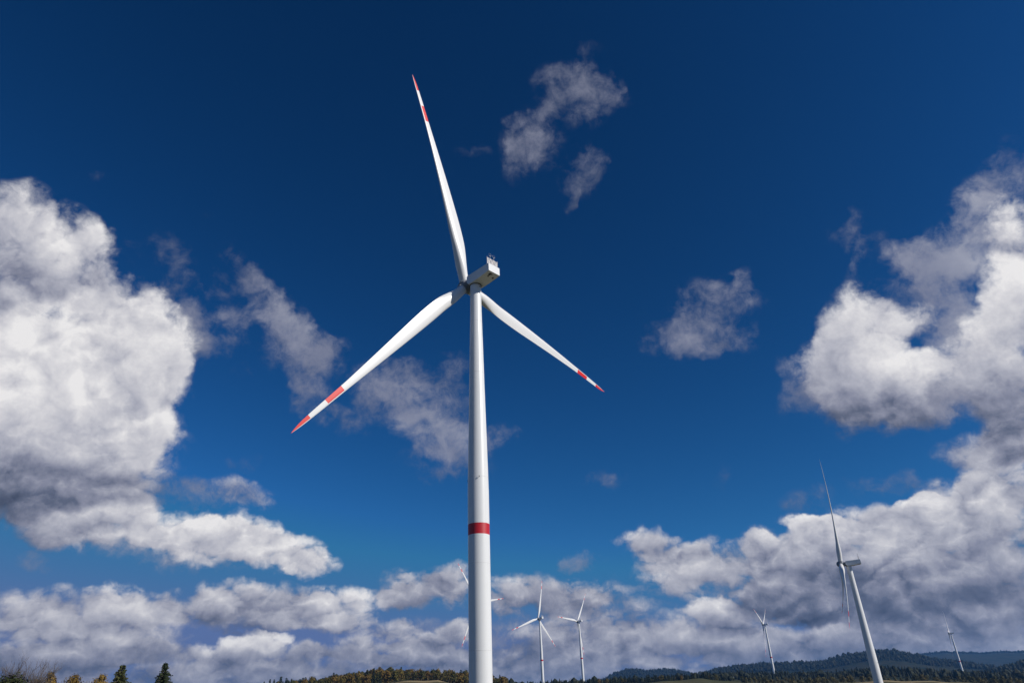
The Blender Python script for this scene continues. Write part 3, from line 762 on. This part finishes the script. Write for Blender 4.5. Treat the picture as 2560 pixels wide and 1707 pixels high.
def broadleaf(h, w, n_leaf, leaf, rng, lobes=9, trunk_h=0.28, spread=0.78):
    """trunk with limbs, and a crown of leaf clumps on several lobes"""
    tr, cr = Mesh(), Mesh()
    th = h * trunk_h
    tr.tube((0, 0, -0.5), (0, 0, th), 0.028 * h, 0.02 * h, 7)
    tr.tube((0, 0, th), (0.02 * h, 0, h * 0.8), 0.02 * h, 0.005 * h, 6)
    L = []
    for i in range(lobes):
        a = rng.uniform(0, 6.28); zf = rng.uniform(0.0, 1.0)
        rr = w * 0.5 * math.sqrt(rng.uniform(0.05, 1)) * math.sin(math.pi * (0.25 + 0.70 * zf)) * spread
        c = Vector((rr * math.cos(a), rr * math.sin(a), th + (h - th) * (0.10 + 0.76 * zf)))
        r = w * rng.uniform(0.17, 0.30)
        L.append((c, r))
        tr.tube((0, 0, th + 0.3 * (c.z - th)), tuple(c), 0.010 * h, 0.003 * h, 5)
    L.append((Vector((0, 0, h - w * 0.13)), w * 0.13)); L.append((Vector((0.05 * w, 0, h - w * 0.3)), w * 0.2))
    for i in range(n_leaf):
        c, r = L[rng.randrange(len(L))]
        dv = Vector((rng.gauss(0, 1), rng.gauss(0, 1), rng.gauss(0, 1))).normalized()
        rad = r * (rng.random() ** 0.4) * rng.uniform(0.8, 1.2)
        p = c + Vector((dv.x * rad, dv.y * rad, dv.z * rad * 0.85))
        q = leaf_quad(p, dv + Vector((rng.uniform(-.7, .7), rng.uniform(-.7, .7), rng.uniform(-.2, .9))), leaf, rng)
        cr.add(q, [(0, 1, 2, 3)])
    return tr, cr

def spruce(h, w, n_whorl, per, spray, rng, leafy=True):
    """straight trunk, drooping whorls of branches clothed in needle sprays, narrow ragged top"""
    tr, cr = Mesh(), Mesh()
    tr.tube((0, 0, -0.5), (0, 0, h * 0.97), 0.016 * h, 0.003 * h, 7)
    for i in range(n_whorl):
        f = (i + 0.5) / n_whorl
        z0 = h * (0.10 + 0.90 * f)
        reach = 0.5 * w * (1 - f) ** 0.95 * rng.uniform(0.72, 1.12) + 0.012 * h
        nb = per if f < 0.85 else max(3, per - 3)
        for j in range(nb):
            a = 6.28318 * (j + rng.random() * 0.8) / nb + i * 1.3
            rch = reach * rng.uniform(0.5, 1.2)
            dx, dy = math.cos(a), math.sin(a)
            droop = -0.25 - 0.25 * (1 - f) + rng.uniform(-0.08, 0.08)
            ns = max(2, int(rch / (spray * 0.55)))
            tip = (dx * rch, dy * rch, z0 + droop * rch + 0.12 * rch)
            tr.tube((0, 0, z0), tip, 0.004 * h, 0.0012 * h, 4)
            for k in range(ns):
                t = (k + 0.6) / ns
                s = spray * (1.1 - 0.45 * t) * rng.uniform(0.8, 1.25)
                c = Vector((dx * rch * t, dy * rch * t, z0 + droop * rch * t + 0.12 * rch * t * t))
                side = Vector((-dy, dx, 0))
                for sgn in (-1, 1):
                    o = side * sgn * s * rng.uniform(0.5, 1.0) + Vector((dx, dy, 0)) * s * 0.6
                    dn = Vector((0, 0, -s * rng.uniform(0.3, 0.9)))
                    c2 = c + Vector((0, 0, rng.uniform(-0.2, 0.2) * s))
                    cr.add([c2, c2 + o * 0.6 + Vector((0, 0, 0.12 * s)), c2 + o + dn * 0.6, c2 + o * 0.35 + dn], [(0, 1, 2, 3)])
    for k in range(10):
        a = rng.uniform(0, 6.28); z = h * rng.uniform(0.93, 1.0)
        s = spray * 0.5
        p = Vector((0, 0, z))
        o = Vector((math.cos(a) * s * 0.7, math.sin(a) * s * 0.7, s * 0.5))
        cr.add([p, p + o * 0.6 + Vector((0, 0, s * 0.5)), p + o, p + o * 0.5 - Vector((0, 0, s * 0.4))], [(0, 1, 2, 3)])
    return tr, cr

def bare_tree(h, rng):
    """leafless tree: forking limbs down to fine twigs"""
    tr, br = Mesh(), Mesh()
    def grow(p, dv, ln, r, lev, m):
        p = Vector(p); steps = 3
        for s in range(steps):
            dv = (dv + Vector((rng.uniform(-.16, .16), rng.uniform(-.16, .16), rng.uniform(-.02, .14)))).normalized()
            q = p + dv * ln / steps
            m.tube(p, q, r * (1 - 0.25 * s), r * (1 - 0.25 * (s + 1)) , 6 if lev < 2 else 4)
            if lev < 5 and (s > 0 or lev > 0):
                for _ in range(2 if lev < 3 else 1 + (rng.random() < 0.5)):
                    a = rng.uniform(0, 6.28)
                    nd = (dv + Vector((math.cos(a), math.sin(a), rng.uniform(-0.1, 0.5))) * rng.uniform(0.45, 0.85)).normalized()
                    grow(q, nd, ln * rng.uniform(0.5, 0.72), max(r * 0.5, 0.012), lev + 1, br)
            p = q
    grow((0, 0, -0.5), Vector((0, 0, 1)), h * 0.34, h * 0.02, 0, tr)
    for a in (0.2, 1.2, 2.2, 3.3, 4.3, 5.3):                     # main limbs spreading from the fork
        grow((0, 0, h * 0.30), Vector((0.5 * math.cos(a), 0.5 * math.sin(a), 1)).normalized(), h * 0.33, h * 0.011, 1, br)
    return tr, br

def plant_tree(name, parts, loc, rz, label, cat, group=None):
    root = empty(name, loc, rz)
    for pn, mesh, mat in parts:
        mesh.build(pn, [mat], root)
    return tag(root, label, cat, group)

# the row of trees along the near slope at the left
rg = random.Random(3)
def near(az, r, top_el, fn, *a, **k):
    z = gz(az, r)
    h = 1.7 + r * math.tan(R_(top_el)) - z
    return pos(az, r), h
NR = 175.0
p, h = near(-28.27, NR, 3.26, None)
tr, cr = spruce(h, 15.5, 40, 11, 0.50, rg)
plant_tree('spruce_tree', [('trunk', tr, BARK), ('crown', cr, NEEDLE_NEAR)], p, 0.4, "dark green spruce, the left one of two standing at the bottom left", 'spruce')
p, h = near(-25.66, NR + 5, 3.36, None)
tr, cr = spruce(h, 14.0, 40, 11, 0.50, rg)
plant_tree('spruce_tree', [('trunk', tr, BARK), ('crown', cr, NEEDLE_NEAR)], p, 2.0, "dark green spruce standing alone to the right of its twin, bottom left", 'spruce')
for (az, el_, w, lab) in ((-32.3, 2.92, 4.6, "small golden leaved tree next to the bare tree at the left edge"),
                          (-30.9, 2.80, 7.2, "broad golden brown tree, middle of the three yellowing ones at left"),
                          (-29.35, 2.80, 6.4, "thin topped golden brown tree close beside the left spruce")):
    p, h = near(az, NR - 6, el_, None)
    tr, cr = broadleaf(h, w, 6500, 0.17, rg, 26, 0.25)
    plant_tree('autumn_tree', [('trunk', tr, BARK), ('crown', cr, LEAF_GOLD)], p, rg.uniform(0, 6), lab, 'tree', 'yellowing trees on the near slope')
p, h = near(-33.6, NR - 12, 3.38, None)
tr, br = bare_tree(h * 1.04, random.Random(14))
plant_tree('bare_tree', [('trunk', tr, TWIG), ('branches', br, TWIG)], p, 1.0, "leafless tree with fine bare twigs above dark bushes at the left edge", 'tree')
p, h = near(-34.4, NR - 18, 2.72, None)
tr, cr = broadleaf(h, 9.5, 5200, 0.24, rg, 16, 0.2)
plant_tree('leafy_tree', [('trunk', tr, BARK), ('crown', cr, LEAF_DARK)], p, 1.0, "dark green bushy tree below the bare twigs in the bottom left corner", 'tree')
p, h = near(-33.0, NR - 4, 2.52, None)
tr, cr = broadleaf(h, 6.0, 2600, 0.22, rg, 12, 0.2)
plant_tree('leafy_tree', [('trunk', tr, BARK), ('crown', cr, LEAF_GOLD)], p, 1.0, "low yellowish bush at the foot of the bare tree", 'bush')

# a kit of small trees for the hills, then one object for each tree near enough to tell apart
def joined(tr, cr, name, mats):
    o = Mesh()
    o.v = tr.v + cr.v
    k = len(tr.v)
    o.f = tr.f + [[i + k for i in f] for f in cr.f]
    o.m = tr.m + [1] * len(cr.f)
    o.s = tr.s + [False] * len(cr.f)
    ob = o.build(name, mats)
    me = ob.data
    bpy.data.objects.remove(ob)
    return me

kit = random.Random(21)
K_BROAD = [joined(*broadleaf(1.0, 0.78 + 0.22 * kit.random(), 560, 0.055, kit, 13, 0.2, 0.66), 'autumn_tree', [BARK, LEAF_AUTUMN]) for _ in range(6)]
K_SPRUCE = [joined(*spruce(1.0, 0.34 + 0.1 * kit.random(), 15, 6, 0.075, kit), 'spruce_tree', [BARK, NEEDLE_FAR]) for _ in range(5)]
K_SHRUB = [joined(*broadleaf(1.0, 1.25, 400, 0.075, kit, 11, 0.08, 0.62), 'hillside_bush', [BARK, LEAF_SHRUB]) for _ in range(4)]

def far_tree(kit_list, name, az, r, h, label, cat, group, rng, wide=1.0):
    o = bpy.data.objects.new(name, rng.choice(kit_list))
    COL.objects.link(o)
    x, y, z = pos(az, r)
    o.location = (x, y, z - 0.2)
    s = h * rng.uniform(0.92, 1.08)
    o.scale = (s * wide, s * wide, s)
    o.rotation_euler = (0, 0, rng.uniform(0, 6.28))
    return tag(o, label, cat, group)

fr = random.Random(5)
def in_field(az, r):
    x, y = r * math.sin(R_(az)), r * math.cos(R_(az))
    return any(math.hypot(x - fx, y - fy) < f_ * 0.95 for fx, fy, f_ in FIELDS) or (-8.7 < az < -6.1 and r < 915) or (8.6 < az < 13.2 and 960 < r < 1085)

# autumn wood on the left hill
n = 0
for r in (846, 872, 905, 945, 985, 1030, 1062):
    az = -20.2 + fr.uniform(0, 0.5)
    while az < -1.6:
        rr = r + fr.uniform(-14, 14)
        if not in_field(az, rr) and n < 295:
            if fr.random() < (0.55 if az < -15.2 else 0.14):
                far_tree(K_SPRUCE, 'spruce_tree', az, rr, fr.uniform(10, 17), "pointed dark conifer among the autumn trees of the left hill", 'conifer', 'conifers in the autumn wood', fr)
            else:
                far_tree(K_BROAD, 'autumn_tree', az, rr, fr.uniform(9.5, 15.5), "round russet or olive crowned tree in the autumn wood on the left hill", 'tree', 'autumn trees on the left hill', fr, fr.uniform(0.85, 1.15))
                n += 1
        az += fr.uniform(0.32, 0.62)
# conifer belt across the valley, to the right of the huge tower
n = 0
for r, a0, a1, step in ((1090, -1.8, 13.8, 0.30), (1130, -1.8, 14.5, 0.34), (1500, 9, 31.5, 0.26), (1640, 9.5, 28.5, 0.26), (1712, 10.5, 28, 0.30)):
    az = a0
    while az < a1:
        rr = r + fr.uniform(-16, 16)
        hh = fr.uniform(6.5, 11.5) if r < 1300 else fr.uniform(9, 16)
        if n < 298 and not (14.5 < az < 15.5 and r < 1650) and abs(az - 18.03) > 0.0:
            if fr.random() < 0.16 and r < 1300:
                far_tree(K_BROAD, 'autumn_tree', az, rr, hh * 0.85, "olive crowned tree among the spruces of the valley belt", 'tree', 'leafy trees in the spruce belt', fr)
            else:
                far_tree(K_SPRUCE, 'spruce_tree', az, rr, hh, "dark spruce in the belt of conifers across the valley", 'spruce', 'spruces in the valley belt', fr, fr.uniform(0.9, 1.25))
                n += 1
        az += step * fr.uniform(0.6, 1.4)
# pale bushes and saplings on the right slope
for r, a0, a1 in ((870, 17.5, 34), (905, 17, 34), (1000, 16, 34), (1050, 15.5, 34), (1180, 15, 34)):
    az = a0 + fr.uniform(0, .4)
    while az < a1:
        rr = r + fr.uniform(-18, 18)
        if not in_field(az, rr):
            far_tree(K_SHRUB, 'hillside_bush', az, rr, fr.uniform(4.0, 8.0), "yellow green bush on the slope below the dark spruce belt at right", 'bush', 'bushes on the right slope', fr)
        az += fr.uniform(0.35, 0.8)

# the woods beyond: masses of small conifers and crowns nobody could count
def forest(name, label, areas, mat, seed):
    """areas: (az0, az1, r0, r1, count, hmin, hmax, share of pointed trees)"""
    g = np.random.default_rng(seed)
    V, Fc = [], []
    base = 0
    for a0, a1, r0, r1, cnt, h0, h1, pointed in areas:
        az = g.uniform(a0, a1, cnt); r = g.uniform(r0, r1, cnt)
        z = ground_z(az, r)
        x = r * np.sin(np.radians(az)); y = r * np.cos(np.radians(az))
        h = g.uniform(h0, h1, cnt) * (0.75 + 0.5 * g.random(cnt) ** 3)
        pt = g.random(cnt) < pointed
        for i in range(cnt):
            H = h[i]; n = 6
            if pt[i]:
                lv = [(0.05, 0.20), (0.35, 0.17), (0.36, 0.12), (0.68, 0.10), (0.69, 0.06)]
            else:
                lv = [(0.12, 0.16), (0.30, 0.36), (0.58, 0.42), (0.82, 0.28)]
            ph = g.uniform(0, 6.28); lean = g.normal(0, 0.03, 2) * H
            for (f, w) in lv:
                jit = g.uniform(0.75, 1.25, n)
                for j in range(n):
                    a = ph + 6.28318 * j / n
                    V.append((x[i] + lean[0] * f + w * H * jit[j] * math.cos(a), y[i] + lean[1] * f + w * H * jit[j] * math.sin(a), z[i] + H * f * (0.97 + 0.06 * jit[j] - 0.06)))
            V.append((x[i] + lean[0], y[i] + lean[1], z[i] + H))
            for k in range(len(lv) - 1):
                for j in range(n):
                    jj = (j + 1) % n
                    Fc.append((base + k * n + j, base + k * n + jj, base + (k + 1) * n + jj, base + (k + 1) * n + j))
            t = base + (len(lv) - 1) * n
            for j in range(n):
                Fc.append((t + j, t + (j + 1) % n, base + len(lv) * n))
            base += len(lv) * n + 1
    o = mesh_obj(name, V, Fc, [mat], smooth=False)
    tag(o, label, 'forest', kind='stuff')
    return o
FOREST = m_foliage("far_forest", [(0.006, 0.010, 0.008), (0.010, 0.017, 0.009), (0.017, 0.022, 0.010), (0.034, 0.030, 0.012)], scale=0.02)
FOREST_MIX = m_foliage("mixed_forest", [(0.012, 0.018, 0.010), (0.028, 0.032, 0.014), (0.065, 0.05, 0.02), (0.085, 0.055, 0.02)], scale=0.03)
forest('near_forest', "dark mixed wood filling the hollows behind the nearer trees",
       [(-22, -1, 1070, 1200, 1500, 8, 14, 0.25), (-3, 15, 1140, 1500, 1500, 7, 12, 0.75), (9, 34, 1420, 1900, 2600, 9, 15, 0.85), (25, 36, 1900, 2700, 1500, 8, 14, 0.7)], FOREST_MIX, 3)
forest('far_forest', "blue dark spruce forest covering the far hills",
       [(3.5, 13.5, 4700, 5350, 2600, 12, 22, 0.9), (11.5, 31.5, 3700, 4350, 5200, 12, 21, 0.85), (29, 37, 2700, 3150, 1400, 9, 14, 0.6), (23, 37, 7600, 8100, 1600, 14, 20, 0.3)], FOREST, 4)

# ------------------------------------------------------------------ small white farm building by the spruces
hx, hy, hzz = pos(14.98, 1440.0)
house = empty('farm_building', (hx, hy, hzz), R_(-14))
tag(house, "small white farm building among the dark spruces across the valley", 'building')
H_WALL = m_plain("lime_wash", (0.72, 0.71, 0.69), 0.9)
H_ROOF = m_plain("grey_sheet_roof", (0.30, 0.31, 0.33), 0.5)
k = Mesh()
k.add([(-5.5, -3, -1), (5.5, -3, -1), (5.5, 3, -1), (-5.5, 3, -1), (-5.5, -3, 3.2), (5.5, -3, 3.2), (5.5, 3, 3.2), (-5.5, 3, 3.2), (-5.5, 0, 5.2), (5.5, 0, 5.2)],
      [(0, 1, 5, 4), (1, 2, 6, 9, 5), (2, 3, 7, 6), (3, 0, 4, 8, 7)])
k.build('wall', [H_WALL], house)
k = Mesh()
for s in (-1, 1):
    k.add([(-5.9, s * 3.5, 2.95), (5.9, s * 3.5, 2.95), (5.9, 0, 5.35), (-5.9, 0, 5.35), (-5.9, s * 3.5, 3.1), (5.9, s * 3.5, 3.1), (5.9, 0, 5.5), (-5.9, 0, 5.5)],
          [(0, 1, 2, 3), (4, 5, 6, 7), (0, 1, 5, 4), (1, 2, 6, 5), (3, 0, 4, 7)])
k.build('roof', [H_ROOF], house)
k = Mesh(); k.box((-0.9, -3.06, -0.5), (0.9, -2.98, 2.1)); k.build('door', [m_plain("dark_wood", (0.09, 0.07, 0.05), 0.8)], house)
for x in (-3.3, 3.3):
    k = Mesh(); k.box((x - 0.6, -3.05, 0.9), (x + 0.6, -2.98, 2.2)); k.build('window', [m_plain("window_glass", (0.03, 0.04, 0.05), 0.15)], house)

# ------------------------------------------------------------------ the air over the valley: far hills fade to blue
k = Mesh()
k.box((-12600, -12600, -75.0), (12600, 12600, 330.0))
HZ = bpy.data.materials.new("valley_haze")
HZ.use_nodes = True
hn = HZ.node_tree
hn.nodes.remove(hn.nodes['Principled BSDF'])
pv = hn.nodes.new('ShaderNodeVolumePrincipled')
pv.inputs['Color'].default_value = (0.16, 0.46, 1.0, 1)
pv.inputs['Density'].default_value = 0.00005
pv.inputs['Anisotropy'].default_value = 0.2
hn.links.new(pv.outputs[0], hn.nodes['Material Output'].inputs['Volume'])
haze = k.build('haze', [HZ])
tag(haze, "thin blue haze over the whole valley", 'haze', kind='stuff')
